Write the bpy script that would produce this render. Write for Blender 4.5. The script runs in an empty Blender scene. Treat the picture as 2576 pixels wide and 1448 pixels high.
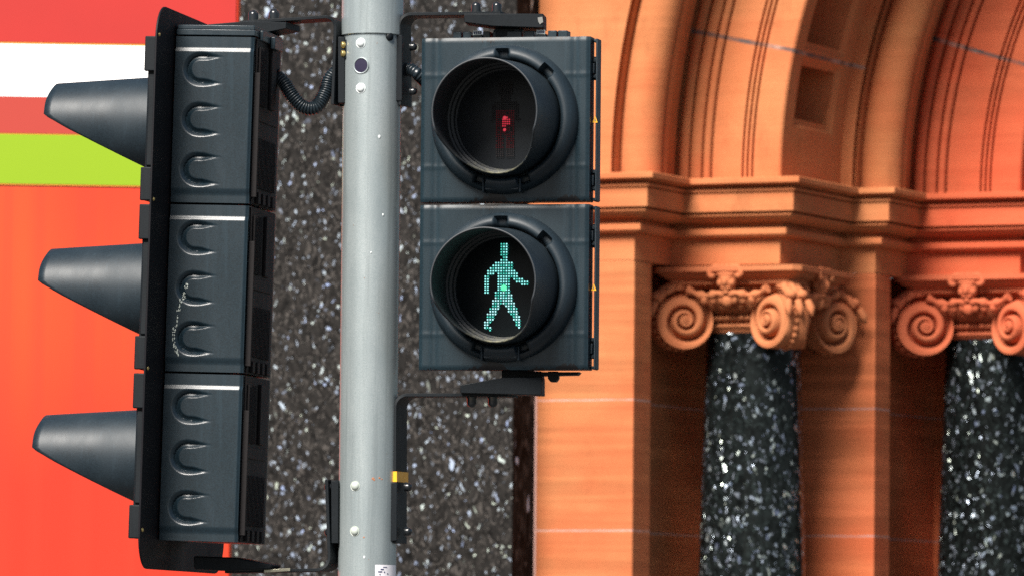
import bpy, math, random
from mathutils import Vector, Matrix
rnd = random.Random(7)
R = math.radians
sc = bpy.context.scene
COL = sc.collection

# ------------------------------------------------------------------ camera
FU = 16107.0            # focal length in picture units (picture is 2576 units wide)
S = 0.000745            # metres per unit at the signals
ALPHA, RHO = R(3.4), R(0.5)
CAM = Vector((0, -12, 1.6))
FWD = Vector((0, math.cos(ALPHA), math.sin(ALPHA)))
UP0 = Vector((0, -math.sin(ALPHA), math.cos(ALPHA)))
RT0 = Vector((1, 0, 0))
UP = UP0 * math.cos(RHO) - RT0 * math.sin(RHO)
RT = RT0 * math.cos(RHO) + UP0 * math.sin(RHO)

def at(u, v, Y):
    d = FWD * FU + RT * (u - 1288) + UP * (724 - v)
    return CAM + d * ((Y - CAM.y) / d.y)

def project(P):
    w = Vector(P) - CAM
    t = w.dot(FWD)
    return 1288 + FU * w.dot(RT) / t, 724 - FU * w.dot(UP) / t

cam = bpy.data.cameras.new('camera'); camo = bpy.data.objects.new('camera', cam); COL.objects.link(camo)
m = Matrix.Identity(4)
for i in range(3):
    m[i][0], m[i][1], m[i][2], m[i][3] = RT[i], UP[i], -FWD[i], CAM[i]
camo.matrix_world = m
cam.sensor_width = 36; cam.lens = FU / 2576 * 36
cam.clip_start = 0.1; cam.clip_end = 3000
cam.dof.use_dof = True; cam.dof.focus_distance = 11.95; cam.dof.aperture_fstop = 14
sc.camera = camo

# ------------------------------------------------------------------ materials
def nodes(name):
    mt = bpy.data.materials.new(name); mt.use_nodes = True
    nt = mt.node_tree; b = nt.nodes['Principled BSDF']
    return mt, nt, b

def N(nt, typ, ins=None, **kw):
    n = nt.nodes.new(typ)
    for k_, v_ in kw.items(): setattr(n, k_, v_)
    if ins:
        for k_, v_ in ins.items():
            if hasattr(v_, 'links'): nt.links.new(v_, n.inputs[k_])
            else: n.inputs[k_].default_value = v_
    return n

def ramp(nt, fac, stops):
    r = nt.nodes.new('ShaderNodeValToRGB'); nt.links.new(fac, r.inputs[0])
    el = r.color_ramp.elements
    while len(el) < len(stops): el.new(0.5)
    for e, (p, c) in zip(el, stops):
        e.position = p; e.color = (c, c, c, 1) if not hasattr(c, '__len__') else (*c, 1)
    return r.outputs[0]

def mixc(nt, fac, a, b, mode='MIX'):
    n = nt.nodes.new('ShaderNodeMix'); n.data_type = 'RGBA'; n.blend_type = mode
    for sock, val in ((n.inputs[0], fac), (n.inputs[6], a), (n.inputs[7], b)):
        if hasattr(val, 'links'): nt.links.new(val, sock)
        elif hasattr(val, '__len__'): sock.default_value = (*val, 1)
        else: sock.default_value = val
    return n.outputs[2]

def mth(nt, op, a, b=None, c=None):
    n = nt.nodes.new('ShaderNodeMath'); n.operation = op
    for i, val in enumerate((a, b, c)):
        if val is None: continue
        if hasattr(val, 'links'): nt.links.new(val, n.inputs[i])
        else: n.inputs[i].default_value = val
    return n.outputs[0]

def coords(nt, scale=(1, 1, 1), loc=(0, 0, 0)):
    tc = nt.nodes.new('ShaderNodeTexCoord')
    mp = N(nt, 'ShaderNodeMapping', {'Vector': tc.outputs['Object'], 'Scale': scale, 'Location': loc})
    return mp.outputs[0]

def noise(nt, vec, scale, detail=4, rough=0.6):
    return N(nt, 'ShaderNodeTexNoise', {'Vector': vec, 'Scale': scale, 'Detail': detail, 'Roughness': rough}).outputs[0]

def bump(nt, b, h, dist=0.001, strength=0.5):
    bp = N(nt, 'ShaderNodeBump', {'Height': h, 'Distance': dist, 'Strength': strength})
    nt.links.new(bp.outputs[0], b.inputs['Normal'])

def plastic(name, col, rough=0.42, grain=0.55, dust=None, spec=0.5, dustcol=(0.20, 0.22, 0.2)):
    mt, nt, b = nodes(name)
    v = coords(nt)
    g = noise(nt, v, 420, 3, 0.8)
    big = noise(nt, coords(nt, (1, 1, .35)), 9, 5, 0.6)
    dark = tuple(c * (1 - grain) for c in col); lite = tuple(c * (1 + grain) for c in col)
    c0 = mixc(nt, ramp(nt, g, [(0.3, 0.0), (0.7, 1.0)]), dark, lite)
    c1 = mixc(nt, ramp(nt, big, [(0.35, 0.0), (0.75, 0.55)]), c0, tuple(c * 1.5 for c in col))
    stx = noise(nt, coords(nt, (1, 1, .04)), 85, 4, .7)
    c1 = mixc(nt, ramp(nt, stx, [(.56, 0.), (.74, .30)]), c1, tuple(c * 2.6 + .004 for c in col))
    scf = noise(nt, coords(nt, (1, 1, 1), (3, 1, 2)), 22, 8, .75)
    c1 = mixc(nt, ramp(nt, scf, [(.62, 0.), (.74, .5)]), c1, tuple(c * .3 for c in col))
    if dust:
        sp = noise(nt, v, 140, 4, 0.75)
        mk = ramp(nt, sp, [(dust, 0.0), (dust + 0.06, 1.0)])
        c1 = mixc(nt, mk, c1, dustcol)
    nt.links.new(c1, b.inputs['Base Color'])
    rr = ramp(nt, big, [(0.3, rough - 0.08), (0.7, rough + 0.12)])
    nt.links.new(rr, b.inputs['Roughness'])
    b.inputs['Specular IOR Level'].default_value = spec
    bump(nt, b, g, 0.0004, 0.35)
    return mt

M = {}
M['plastic'] = plastic('grey_plastic', (0.009, 0.019, 0.026), 0.36, dust=0.725, spec=.34)
M['plastic2'] = plastic('side_plastic', (0.0062, 0.014, 0.020), 0.30, dust=0.735, spec=.5)
M['black'] = plastic('black_metal', (0.004, 0.006, 0.008), 0.5, spec=.2, dust=0.70, dustcol=(.06, .065, .06))
M['board'] = plastic('board_plastic', (0.004, 0.0038, 0.0055), 0.55, spec=.18, dust=0.70, dustcol=(.12, .11, .12))
M['back'] = plastic('housing_back_plastic', (0.005, 0.0038, 0.0042), 0.6, spec=.2)
M['hood'] = plastic('visor_plastic', (0.0085, 0.0155, 0.0215), 0.46, dust=0.75, spec=.38)
M['rubber'] = plastic('conduit_rubber', (0.010, 0.016, 0.021), 0.28)

def visor_inside():
    mt, nt, b = nodes('visor_lichen_plastic')
    v = coords(nt)
    sep = N(nt, 'ShaderNodeSeparateXYZ', {0: v})
    n1 = noise(nt, v, 70, 6, 0.75)
    h = mth(nt, 'MULTIPLY_ADD', sep.outputs[2], -9.0, -0.35)
    k_ = mth(nt, 'ADD', mth(nt, 'MULTIPLY', h, 0.9), mth(nt, 'SUBTRACT', n1, 0.5))
    mk = ramp(nt, k_, [(0.36, 0.0), (0.74, .8)])
    g = noise(nt, v, 900, 2, 0.7)
    c0 = mixc(nt, g, (0.012, 0.014, 0.017), (0.026, 0.032, 0.038))
    nt.links.new(mixc(nt, mk, c0, (0.20, 0.19, 0.11)), b.inputs['Base Color'])
    b.inputs['Roughness'].default_value = 0.55
    return mt
M['hood_dirty'] = visor_inside()

def pole_mat():
    mt, nt, b = nodes('grey_pole_paint')
    v = coords(nt)
    n1 = noise(nt, coords(nt, (1, 1, .3)), 16, 6, .6); n2 = noise(nt, v, 420, 3, .7)
    c = mixc(nt, ramp(nt, n1, [(.3, 0.), (.75, 1.)]), (0.275, 0.315, 0.325), (0.40, 0.44, 0.445))
    c = mixc(nt, ramp(nt, n2, [(.35, .5), (.65, 0.)]), c, (0.20, 0.25, 0.26))
    sp = noise(nt, v, 60, 3, .8)
    stx = noise(nt, coords(nt, (1, 1, .03)), 60, 5, .7)
    c = mixc(nt, ramp(nt, stx, [(.5, 0.), (.72, .55)]), c, (0.16, 0.185, 0.19))
    c = mixc(nt, ramp(nt, sp, [(.71, 0.), (.75, 1.)]), c, (0.26, 0.15, 0.10))
    nt.links.new(c, b.inputs['Base Color'])
    b.inputs['Roughness'].default_value = 0.34
    b.inputs['Metallic'].default_value = 0.4
    bump(nt, b, n2, .0004, .35)
    return mt
M['pole'] = pole_mat()

def plain(name, col, rough=0.5, metal=0.0, emit=None, strength=0, var=0.15, sc_=120):
    mt, nt, b = nodes(name)
    n1 = noise(nt, coords(nt), sc_, 4, .6)
    nt.links.new(mixc(nt, n1, tuple(c * (1 - var) for c in col), tuple(c * (1 + var) for c in col)), b.inputs['Base Color'])
    b.inputs['Roughness'].default_value = rough; b.inputs['Metallic'].default_value = metal
    if emit:
        b.inputs['Emission Color'].default_value = (*emit, 1); b.inputs['Emission Strength'].default_value = strength
    return mt
M['rivet'] = plain('white_rivet', (.62, .66, .66), .35)
M['rivet_old'] = plain('weathered_rivet', (.40, .44, .40), .4)
M['bolt'] = plain('black_bolt', (.010, .012, .014), .18)
M['steel'] = plain('worn_steel', (.35, .33, .25), .35, .7, var=.4)
M['hole'] = plain('dark_hole', (.012, .008, .03), .35)
M['yellow'] = plain('yellow_tape', (.75, .36, .012), .45)
M['sticker'] = plain('white_sticker', (.72, .70, .74), .4)
M['chip'] = plain('bare_metal_chip', (.16, .16, .15), .6)
M['latch'] = plain('worn_latch_plastic', (.07, .085, .085), .4, var=.5, sc_=300)
M['ink'] = plain('sticker_ink', (.04, .05, .12), .5)
M['lens'] = plain('dark_lens', (.004, .007, .009), .35, var=.3, sc_=500); M['lens'].node_tree.nodes['Principled BSDF'].inputs['Specular IOR Level'].default_value = .15
M['lens_red'] = plain('dusty_dark_lens', (.010, .013, .017), .42, var=.45, sc_=700); M['lens_red'].node_tree.nodes['Principled BSDF'].inputs['Specular IOR Level'].default_value = .25
M['green_led'] = plain('green_led', (.1, .5, .45), .3, 0, (.34, 1.0, .95), .66)
M['green_mid'] = plain('green_led_mid', (.08, .4, .36), .3, 0, (.12, 1.0, .80), .38)
M['green_ice'] = plain('green_led_ice', (.2, .45, .5), .3, 0, (.52, .98, 1.0), .62)
M['green_core'] = plain('green_led_bright', (.1, .6, .4), .3, 0, (.12, 1.0, .42), .6)
M['green_dim'] = plain('green_led_dim', (.02, .3, .25), .3, 0, (.02, .48, .40), .13)
M['red_led'] = plain('red_led', (.4, .03, .05), .35, 0, (1.0, .05, .09), .26)
M['red_mid'] = plain('red_led_mid', (.05, .010, .013), .35, 0, (1.0, .05, .09), .012)
M['red_off'] = plain('red_led_off', (.030, .024, .026), .6)
M['labelgrid'] = plain('pale_label', (.55, .6, .58), .4)
M['brass'] = plain('brass_screw', (.55, .42, .16), .3, .8)

def sandstone(name, colA, colB, joint=None, arch=None, strata=1.0):
    mt, nt, b = nodes(name)
    v = coords(nt)
    n1 = noise(nt, v, 3.0, 6, .6)
    st = noise(nt, coords(nt, (.5, .5, 13)), 2.2, 2, .5)
    gr = noise(nt, v, 260, 3, .7)
    c = mixc(nt, ramp(nt, n1, [(.3, 0.), (.7, 1.)]), colA, colB)
    c = mixc(nt, ramp(nt, st, [(.42, .42 * strata), (.60, 0.)]), c, tuple(x * .45 for x in colA), 'MIX')
    c = mixc(nt, ramp(nt, gr, [(.35, .25), (.6, 0.)]), c, tuple(x * .55 for x in colA))
    bl = noise(nt, coords(nt, (1, 1, .5)), 7, 6, .7)
    c = mixc(nt, ramp(nt, bl, [(.56, 0.), (.76, .55)]), c, tuple(x * .42 for x in colA))
    rd = noise(nt, coords(nt, (1, 1, 1.6), (4, 2, 1)), 1.7, 4, .6)
    c = mixc(nt, ramp(nt, rd, [(.42, 0.), (.66, .6)]), c, (colA[0] * 1.08, colA[1] * .68, colA[2] * .68))
    mk = None
    sep = N(nt, 'ShaderNodeSeparateXYZ', {0: v})
    wob = mth(nt, 'MULTIPLY', mth(nt, 'SUBTRACT', noise(nt, v, 9, 3), .5), .006)
    if joint:
        zz, step, w, jc = joint
        z = mth(nt, 'ADD', sep.outputs[2], wob)
        f = mth(nt, 'PINGPONG', mth(nt, 'SUBTRACT', z, zz), step / 2)
        mk = mth(nt, 'LESS_THAN', f, w)
    if arch:
        a0, astep, w, jc = arch
        ang = mth(nt, 'ARCTAN2', mth(nt, 'ADD', sep.outputs[2], wob), mth(nt, 'MULTIPLY', sep.outputs[0], -1.0))
        f = mth(nt, 'PINGPONG', mth(nt, 'SUBTRACT', ang, a0), astep / 2)
        mk = mth(nt, 'LESS_THAN', f, w)
    if joint: mk = mth(nt, 'MULTIPLY', mk, mth(nt, 'LESS_THAN', sep.outputs[2], zz + 10.4 * step))
    if mk is not None:
        c = mixc(nt, mth(nt, 'MULTIPLY', mk, ramp(nt, noise(nt, v, 14, 4, .7), [(.3, .35), (.6, 1.)])), c, mixc(nt, ramp(nt, noise(nt, v, 6, 3), [(.5, 0.), (.62, 1.)]), jc, (.42, .27, .22)))
    nt.links.new(c, b.inputs['Base Color'])
    b.inputs['Roughness'].default_value = .85
    b.inputs['Specular IOR Level'].default_value = .2
    hh = mth(nt, 'ADD', gr, mth(nt, 'MULTIPLY', st, 1.2))
    if mk is not None: hh = mth(nt, 'SUBTRACT', hh, mth(nt, 'MULTIPLY', mk, 3.0))
    bump(nt, b, hh, .0026, .7)
    return mt

def larvikite(name, base=(.009, .0083, .0078), rough=.16, sparkle=1.0, stretch=.72, seed=0, cool=0, spec=.3, fs=1.0, chip=1.0, glint=0):
    mt, nt, b = nodes(name)
    v0 = coords(nt, (1, 1, stretch), (seed, seed * .7, 0))
    wv = N(nt, 'ShaderNodeTexNoise', {'Vector': v0, 'Scale': 26, 'Detail': 4})
    v = N(nt, 'ShaderNodeVectorMath', {0: v0, 1: N(nt, 'ShaderNodeVectorMath', {0: wv.outputs['Color'], 'Scale': .06}, operation='SCALE').outputs[0]}, operation='ADD').outputs[0]
    c1 = N(nt, 'ShaderNodeTexVoronoi', {'Vector': v, 'Scale': 60 * fs})
    c2 = N(nt, 'ShaderNodeTexVoronoi', {'Vector': v, 'Scale': 112 * fs})
    c3 = N(nt, 'ShaderNodeTexVoronoi', {'Vector': v, 'Scale': 82 * fs})
    s1 = N(nt, 'ShaderNodeSeparateColor', {0: c1.outputs['Color']}); s2 = N(nt, 'ShaderNodeSeparateColor', {0: c2.outputs['Color']})
    s3 = N(nt, 'ShaderNodeSeparateColor', {0: c3.outputs['Color']})
    blot = noise(nt, v, 34 * fs, 6, .75)
    c = mixc(nt, ramp(nt, blot, [(.36, 0.), (.66, 1.)]), tuple(x * .35 for x in base), tuple(x * 2.5 for x in base))
    warm = (.040, .036, .033) if not cool else (.011, .015, .015)
    c = mixc(nt, ramp(nt, s1.outputs[0], [(.55, 0.), (1., .42)]), c, warm)
    c = mixc(nt, ramp(nt, s2.outputs[1], [(.80, 0.), (.96, .8)]), c, tuple(x * 1.9 for x in warm))
    tint = mixc(nt, s3.outputs[2], (.50, .62, .95), (.85, .95, .80))
    near = ramp(nt, c3.outputs['Distance'], [(.45, 1.), (.70, 0.)])
    mk = mth(nt, 'MULTIPLY', ramp(nt, s3.outputs[0], [(1 - .085 * sparkle, 0.), (1 - .03 * sparkle, 1.)]), near)
    c = mixc(nt, mth(nt, 'MULTIPLY', mk, chip), c, tint)
    near2 = ramp(nt, c2.outputs['Distance'], [(.45, 1.), (.70, 0.)])
    mk2 = mth(nt, 'MULTIPLY', ramp(nt, s2.outputs[0], [(1 - .05 * sparkle, 0.), (1 - .02 * sparkle, .9)]), near2)
    c = mixc(nt, mth(nt, 'MULTIPLY', mk2, chip), c, (.50, .58, .70))
    nt.links.new(c, b.inputs['Base Color'])
    mm_ = mth(nt, 'MAXIMUM', mk, mk2)
    b.inputs['Specular IOR Level'].default_value = spec
    if glint:      # every crystal lies at its own angle, so it flashes only where it mirrors the light
        geo = nt.nodes.new('ShaderNodeNewGeometry')
        def tilt(col, amt):
            d = N(nt, 'ShaderNodeVectorMath', {0: col, 1: (.5, .5, .5)}, operation='SUBTRACT').outputs[0]
            d = N(nt, 'ShaderNodeVectorMath', {0: d, 'Scale': amt}, operation='SCALE').outputs[0]
            return d
        dd = N(nt, 'ShaderNodeVectorMath', {0: tilt(c3.outputs['Color'], glint), 1: tilt(c2.outputs['Color'], glint * .6)}, operation='ADD').outputs[0]
        dd = N(nt, 'ShaderNodeVectorMath', {0: dd, 'Scale': mm_}, operation='SCALE').outputs[0]
        nn = N(nt, 'ShaderNodeVectorMath', {0: geo.outputs['Normal'], 1: dd}, operation='ADD').outputs[0]
        nt.links.new(N(nt, 'ShaderNodeVectorMath', {0: nn}, operation='NORMALIZE').outputs[0], b.inputs['Normal'])
    nt.links.new(mth(nt, 'MULTIPLY', mm_, .95 if glint else .4), b.inputs['Metallic'])
    nt.links.new(mth(nt, 'MULTIPLY_ADD', mm_, .3, rough), b.inputs['Roughness'])
    return mt
M['granite'] = larvikite('dark_granite', sparkle=.55, rough=.5, stretch=.62, spec=.10, fs=1.5, chip=.62)
M['granite_edge'] = larvikite('granite_return', base=(.004, .004, .004), sparkle=.08, rough=.6, stretch=.3, seed=3, spec=.02)
M['shaft'] = larvikite('polished_larvikite', base=(.0042, .0052, .0053), sparkle=1.25, rough=.12, stretch=.7, seed=5, cool=1, spec=.10, fs=1.15, chip=.9, glint=1.1)
M['shaft2'] = larvikite('polished_larvikite_dark', base=(.003, .0036, .0036), sparkle=.9, rough=.14, stretch=.7, seed=9, cool=1, spec=.08, fs=1.15, chip=.8, glint=1.1)

# ------------------------------------------------------------------ mesh helpers
class MB:
    def __init__(s, k=1.0): s.v = []; s.f = []; s.mi = []; s.k = k
    def add(s, vs, fs, mi=0):
        o = len(s.v); s.v += [tuple(c * s.k for c in p) for p in vs]
        s.f += [tuple(i + o for i in f) for f in fs]; s.mi += [mi] * len(fs)
    def box(s, x0, x1, y0, y1, z0, z1, mi=0, mat=None):
        vs = [Vector((x, y, z)) for x in (x0, x1) for y in (y0, y1) for z in (z0, z1)]
        if mat is not None: vs = [mat @ p for p in vs]
        s.add(vs, [(0, 1, 3, 2), (4, 6, 7, 5), (0, 4, 5, 1), (2, 3, 7, 6), (0, 2, 6, 4), (1, 5, 7, 3)], mi)
    def grid(s, rows, closed_u=False, closed_v=False, mi=0, flip=False):
        n, m_ = len(rows), len(rows[0]); fs = []
        for i in range(n if closed_u else n - 1):
            for j in range(m_ if closed_v else m_ - 1):
                a, b_ = i * m_ + j, i * m_ + (j + 1) % m_
                c, d = ((i + 1) % n) * m_ + (j + 1) % m_, ((i + 1) % n) * m_ + j
                fs.append((a, d, c, b_) if flip else (a, b_, c, d))
        s.add([p for r in rows for p in r], fs, mi)
    def lathe(s, prof, axis='z', n=48, c=(0, 0, 0), mi=0, cap=False):
        rows = []
        for i in range(n):
            t = 2 * math.pi * i / n; row = []
            for r, h in prof:
                a, b_ = r * math.cos(t), r * math.sin(t)
                p = (a, b_, h) if axis == 'z' else ((h, a, b_) if axis == 'x' else (b_, h, a))
                row.append(tuple(p[q] + c[q] for q in range(3)))
            rows.append(row)
        s.grid(rows, closed_u=True, mi=mi)
        if cap:
            m_ = len(prof); o = len(s.v) - n * m_
            s.f.append(tuple(o + i * m_ + m_ - 1 for i in range(n))); s.mi.append(mi)
            s.f.append(tuple(o + i * m_ for i in reversed(range(n)))); s.mi.append(mi)
    def tube(s, pts, rad, n=12, mi=0, cap=True):
        pts = [Vector(p) for p in pts]; rows = []; prev = None
        for i, p in enumerate(pts):
            t = (pts[min(i + 1, len(pts) - 1)] - pts[max(i - 1, 0)]).normalized()
            if prev is None:
                a = t.orthogonal().normalized()
            else:
                a = (prev - t * prev.dot(t)).normalized()
            prev = a; b_ = t.cross(a); r = rad(i / (len(pts) - 1)) if callable(rad) else (rad[i] if hasattr(rad, '__len__') else rad)
            rows.append([p + a * (r * math.cos(2 * math.pi * j / n)) + b_ * (r * math.sin(2 * math.pi * j / n)) for j in range(n)])
        o = len(s.v); s.grid(rows, closed_v=True, mi=mi)
        if cap:
            s.f.append(tuple(o + j for j in reversed(range(n)))); s.f.append(tuple(o + (len(pts) - 1) * n + j for j in range(n))); s.mi += [mi, mi]
    def blob(s, c, r, rot=None, n=12, m_=8, mi=0, fn=None):
        rows = []
        for i in range(m_ + 1):
            ph = math.pi * i / m_; row = []
            for j in range(n):
                t = 2 * math.pi * j / n
                d = Vector((math.sin(ph) * math.cos(t), math.sin(ph) * math.sin(t), math.cos(ph)))
                p = Vector((d.x * r[0], d.y * r[1], d.z * r[2])) * (fn(d) if fn else 1)
                if rot is not None: p = rot @ p
                row.append(tuple(p[q] + c[q] for q in range(3)))
            rows.append(row)
        s.grid(rows, closed_v=True, mi=mi, flip=True)
    def build(s, name, mats, parent=None, smooth=35, bevel=0, seg=2, solid=0):
        me = bpy.data.meshes.new(name); me.from_pydata(s.v, [], s.f); me.update()
        for mt in (mats if isinstance(mats, (list, tuple)) else [mats]): me.materials.append(mt)
        for p, i in zip(me.polygons, s.mi): p.material_index = i
        import bmesh
        bm = bmesh.new(); bm.from_mesh(me); bmesh.ops.remove_doubles(bm, verts=bm.verts, dist=1e-6)
        bmesh.ops.recalc_face_normals(bm, faces=bm.faces); bm.to_mesh(me); bm.free()
        me.shade_smooth(); me.set_sharp_from_angle(angle=R(smooth))
        o = bpy.data.objects.new(name, me); COL.objects.link(o)
        if parent is not None: o.parent = parent
        if solid:
            md = o.modifiers.new('solid', 'SOLIDIFY'); md.thickness = solid; md.offset = -1
            if len(me.materials) > 1: md.material_offset = 1; md.material_offset_rim = 1
        if bevel:
            md = o.modifiers.new('bevel', 'BEVEL'); md.width = bevel; md.segments = seg; md.limit_method = 'ANGLE'; md.angle_limit = R(40)
        return o

def empty(name, mat):
    o = bpy.data.objects.new(name, None); COL.objects.link(o); o.matrix_world = mat; o.empty_display_size = .1
    return o
def tag(o, label, cat, group=None, kind=None):
    if label: o['label'] = label
    if cat: o['category'] = cat
    if group: o['group'] = group
    if kind: o['kind'] = kind
    return o
def dup(o, parent, off=(0, 0, 0)):
    c = o.copy(); COL.objects.link(c); c.parent = parent; c.location = Vector(o.location) + Vector(off)
    for ch in list(o.children):
        dup(ch, c)
    return c
def sstep(a, b, x):
    t = max(0., min(1., (x - a) / (b - a))); return t * t * (3 - 2 * t)
def spline(ctrl, n):
    P = [Vector(c) for c in ctrl]; P = [2 * P[0] - P[1]] + P + [2 * P[-1] - P[-2]]; out = []
    segs = len(P) - 3
    for i in range(n + 1):
        t = i / n * segs; k_ = min(int(t), segs - 1); t -= k_
        a, b_, c, d = P[k_:k_ + 4]
        out.append(.5 * ((2 * b_) + (c - a) * t + (2 * a - 5 * b_ + 4 * c - d) * t * t + (3 * b_ - a - 3 * c + d) * t ** 3))
    return out
def resample(pts, step):
    out = [pts[0]]; acc = 0
    for a, b_ in zip(pts, pts[1:]):
        L = (b_ - a).length; d = step - acc
        while d <= L:
            out.append(a + (b_ - a) * (d / L)); d += step
        acc = (acc + L) % step
    return out
def conduit(name, ctrl, rad, pitch, parent, k):
    pts = resample(spline(ctrl, 300), pitch / 4)
    mb = MB(k); mb.tube(pts, [rad * (1, .93, .78, .93)[i % 4] for i in range(len(pts))], 18)
    return mb.build(name, M['rubber'], parent, smooth=80)

# ------------------------------------------------------------------ ground
g = MB(); g.add([(-1500, -1500, 0), (1500, -1500, 0), (1500, 1500, 0), (-1500, 1500, 0)], [(0, 1, 2, 3)])
mt, nt, b = nodes('asphalt'); c = coords(nt)
nt.links.new(mixc(nt, noise(nt, c, 90, 4), (.03, .03, .031), (.055, .055, .054)), b.inputs['Base Color']); b.inputs['Roughness'].default_value = .85
tag(g.build('ground', mt), 'grey asphalt street below the picture', None, kind='structure')
mt2, nt, b = nodes('paving'); c = coords(nt)
bk = N(nt, 'ShaderNodeTexBrick', {'Vector': c, 'Scale': 1.6, 'Color1': (.075, .072, .068, 1), 'Color2': (.10, .096, .09, 1), 'Mortar': (.05, .05, .048, 1), 'Mortar Size': .008})
nt.links.new(bk.outputs[0], b.inputs['Base Color']); b.inputs['Roughness'].default_value = .8
p = MB(); p.box(-40, 40, -.6, 30, -.2, .12)
tag(p.build('pavement', mt2, bevel=.02), 'dark paved footway under the signals', None, kind='structure')

# ------------------------------------------------------------------ signal pole
PX = at(931, 724, 0)
pole = empty('signal_pole', Matrix.Translation((PX.x, 0, .12)))
tag(pole, 'round grey steel pole with white rivets standing between the two signal heads', 'pole')
def pz(v): return at(931, v, 0).z - .12
rp, rs = 73.5 * S, 78.5 * S
zs = pz(92)
t = MB(); t.lathe([(rp, 0.003), (rp, zs + .02)], n=96)
t.build('tube', M['pole'], pole, smooth=60)
t = MB(); t.lathe([(rp * .99, zs), (rs - .0015, zs), (rs, zs + .0015), (rs, zs + 1.1), (rs - .01, zs + 1.11), (.001, zs + 1.115)], n=96)
t.build('sleeve', M['pole'], pole, smooth=40)
t = MB(); t.lathe([(.16, .003), (.16, .03), (rp + .006, .045), (rp, .06)], n=48, cap=False); t.build('base_flange', M['pole'], pole)
def on_pole(u, v, r=rp):
    uc = project((PX.x, 0, at(931, v, 0).z))[0]
    sn = max(-.97, min(.97, (u - uc) * S / r)); an = math.asin(sn)
    n_ = Vector((sn, -math.cos(an), 0)); z_ = pz(v)
    tg = Vector((math.cos(an), sn, 0))
    mm = Matrix.Identity(4)
    for i in range(3):
        mm[i][0], mm[i][1], mm[i][2] = tg[i], (0, 0, 1)[i], n_[i]
    mm[0][3], mm[1][3], mm[2][3] = n_.x * r, n_.y * r, z_
    return mm
def dome(r, h, steps=6):
    return [(r * math.cos(t_ * math.pi / 2 / steps), h * math.sin(t_ * math.pi / 2 / steps)) for t_ in range(steps)] + [(r * .02, h)]
for (u, v, mt_) in ((909, 115, 'rivet'), (909, 228, 'rivet'), (895, 1223, 'rivet_old'), (894, 1336, 'rivet_old')):
    mb = MB(S); mb.lathe([(13, -2), (13, .8)] + dome(11, 8), n=24)
    o = mb.build('rivet', M[mt_], pole, smooth=60); o.matrix_local = on_pole(u, v)
mb = MB(S); mb.lathe([(17.5, -2), (20.5, -2), (20.5, 1.8), (19, 2.4), (17.5, 1.4), (17.2, -1)], n=40, mi=0)
mb.lathe([(17.4, .3), (9, .5), (.1, .5)], n=40, mi=1)
o = mb.build('cable_hole', [M['pole'], M['hole']], pole, smooth=60); o.matrix_local = on_pole(910, 172)
mb = MB(S); mb.lathe([(11, -2), (10.5, 3), (8, 6), (.2, 7)], n=20)
o = mb.build('set_screw', M['black'], pole, smooth=60); o.matrix_local = on_pole(981, 98)
# two brass screws on a small tab at the pole's left edge
mb = MB(S); mb.box(-8, 8, -24, 24, -3, 3, 0)
for q in (11, -11): mb.lathe([(8.5, 2), (8.5, 9)] + [(r_, 9 + h_) for r_, h_ in dome(8.5, 3)], n=14, c=(0, q, 0), mi=1)
o = mb.build('screw_tab', [M['black'], M['brass']], pole, bevel=.0006); o.matrix_local = on_pole(869, 128)
M['rust'] = plain('rust_stain', (.30, .13, .07), .8, var=.5, sc_=600)
for (u, v, r_) in ((940, 1205, 4), (943, 1208, 3), (956, 1203, 3), (962, 1206, 2.4), (917, 1352, 2.5)):
    mb = MB(S); mb.blob((0, 0, 0), (r_, r_ * .9, .5), n=9, m_=6); o = mb.build('rust_spot', M['rust'], pole, smooth=80); o.matrix_local = on_pole(u, v)
# white sticker wrapped on the tube
def wrap(u0, u1, v0, v1, off):
    rows = []
    for i in range(11):
        u = u0 + (u1 - u0) * i / 10
        rows.append([tuple((on_pole(u, v0 + (v1 - v0) * j / 3) @ Vector((0, 0, off)))) for j in range(4)])
    return rows
mb = MB(); mb.grid(wrap(945, 995, 1420, 1475, .0006), mi=0)
for (a, b_, c_, d) in ((952, 962, 1436, 1439), (958, 966, 1430, 1433), (964, 974, 1425, 1427), (966, 969, 1437, 1440), (974, 977, 1441, 1444), (955, 958, 1443, 1446)):
    mb.grid(wrap(a, b_, c_, d, .0010), mi=1)
mb.build('sticker', [M['sticker'], M['ink']], pole)
for (u, v, r_) in ((956, 350, 3.5), (918, 1402, 3), (965, 545, 2.5), (935, 640, 2)):
    mb = MB(S); mb.blob((0, 0, 0), (r_, r_ * 1.4, 1.6), n=8, m_=6); o = mb.build('paint_drip', M['rivet'], pole, smooth=80); o.matrix_local = on_pole(u, v)

# ------------------------------------------------------------------ shared signal pieces
def cut_visor(r0, r1, L, x0, kz, inner=False, n=72, m_=16, short=6, tipcut=15):
    """conical hood cut away along a slope below its axis; angle 0 is the top"""
    rows = []
    for i in range(n + 1):
        ph = 2 * math.pi * i / n; x = L
        for _ in range(14):
            z = (r0 + (r1 - r0) * x / L) * math.cos(ph)
            if z >= kz: tgt = L - tipcut * sstep(.35, 1, z / r1) ** 1.5
            else:
                w = (z + r0) / (kz + r0); tgt = short + (L - short) * w
                tgt -= 10 * sstep(.75, 1., w) * (0 if w > 1 else 1) * .6
            x = .5 * x + .5 * tgt
        rows.append([(x0 + x * j / m_, (r0 + (r1 - r0) * (x * j / m_) / L) * math.sin(ph), (r0 + (r1 - r0) * (x * j / m_) / L) * math.cos(ph)) for j in range(m_ + 1)])
    mb = MB(S); mb.grid(rows); return mb

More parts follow.
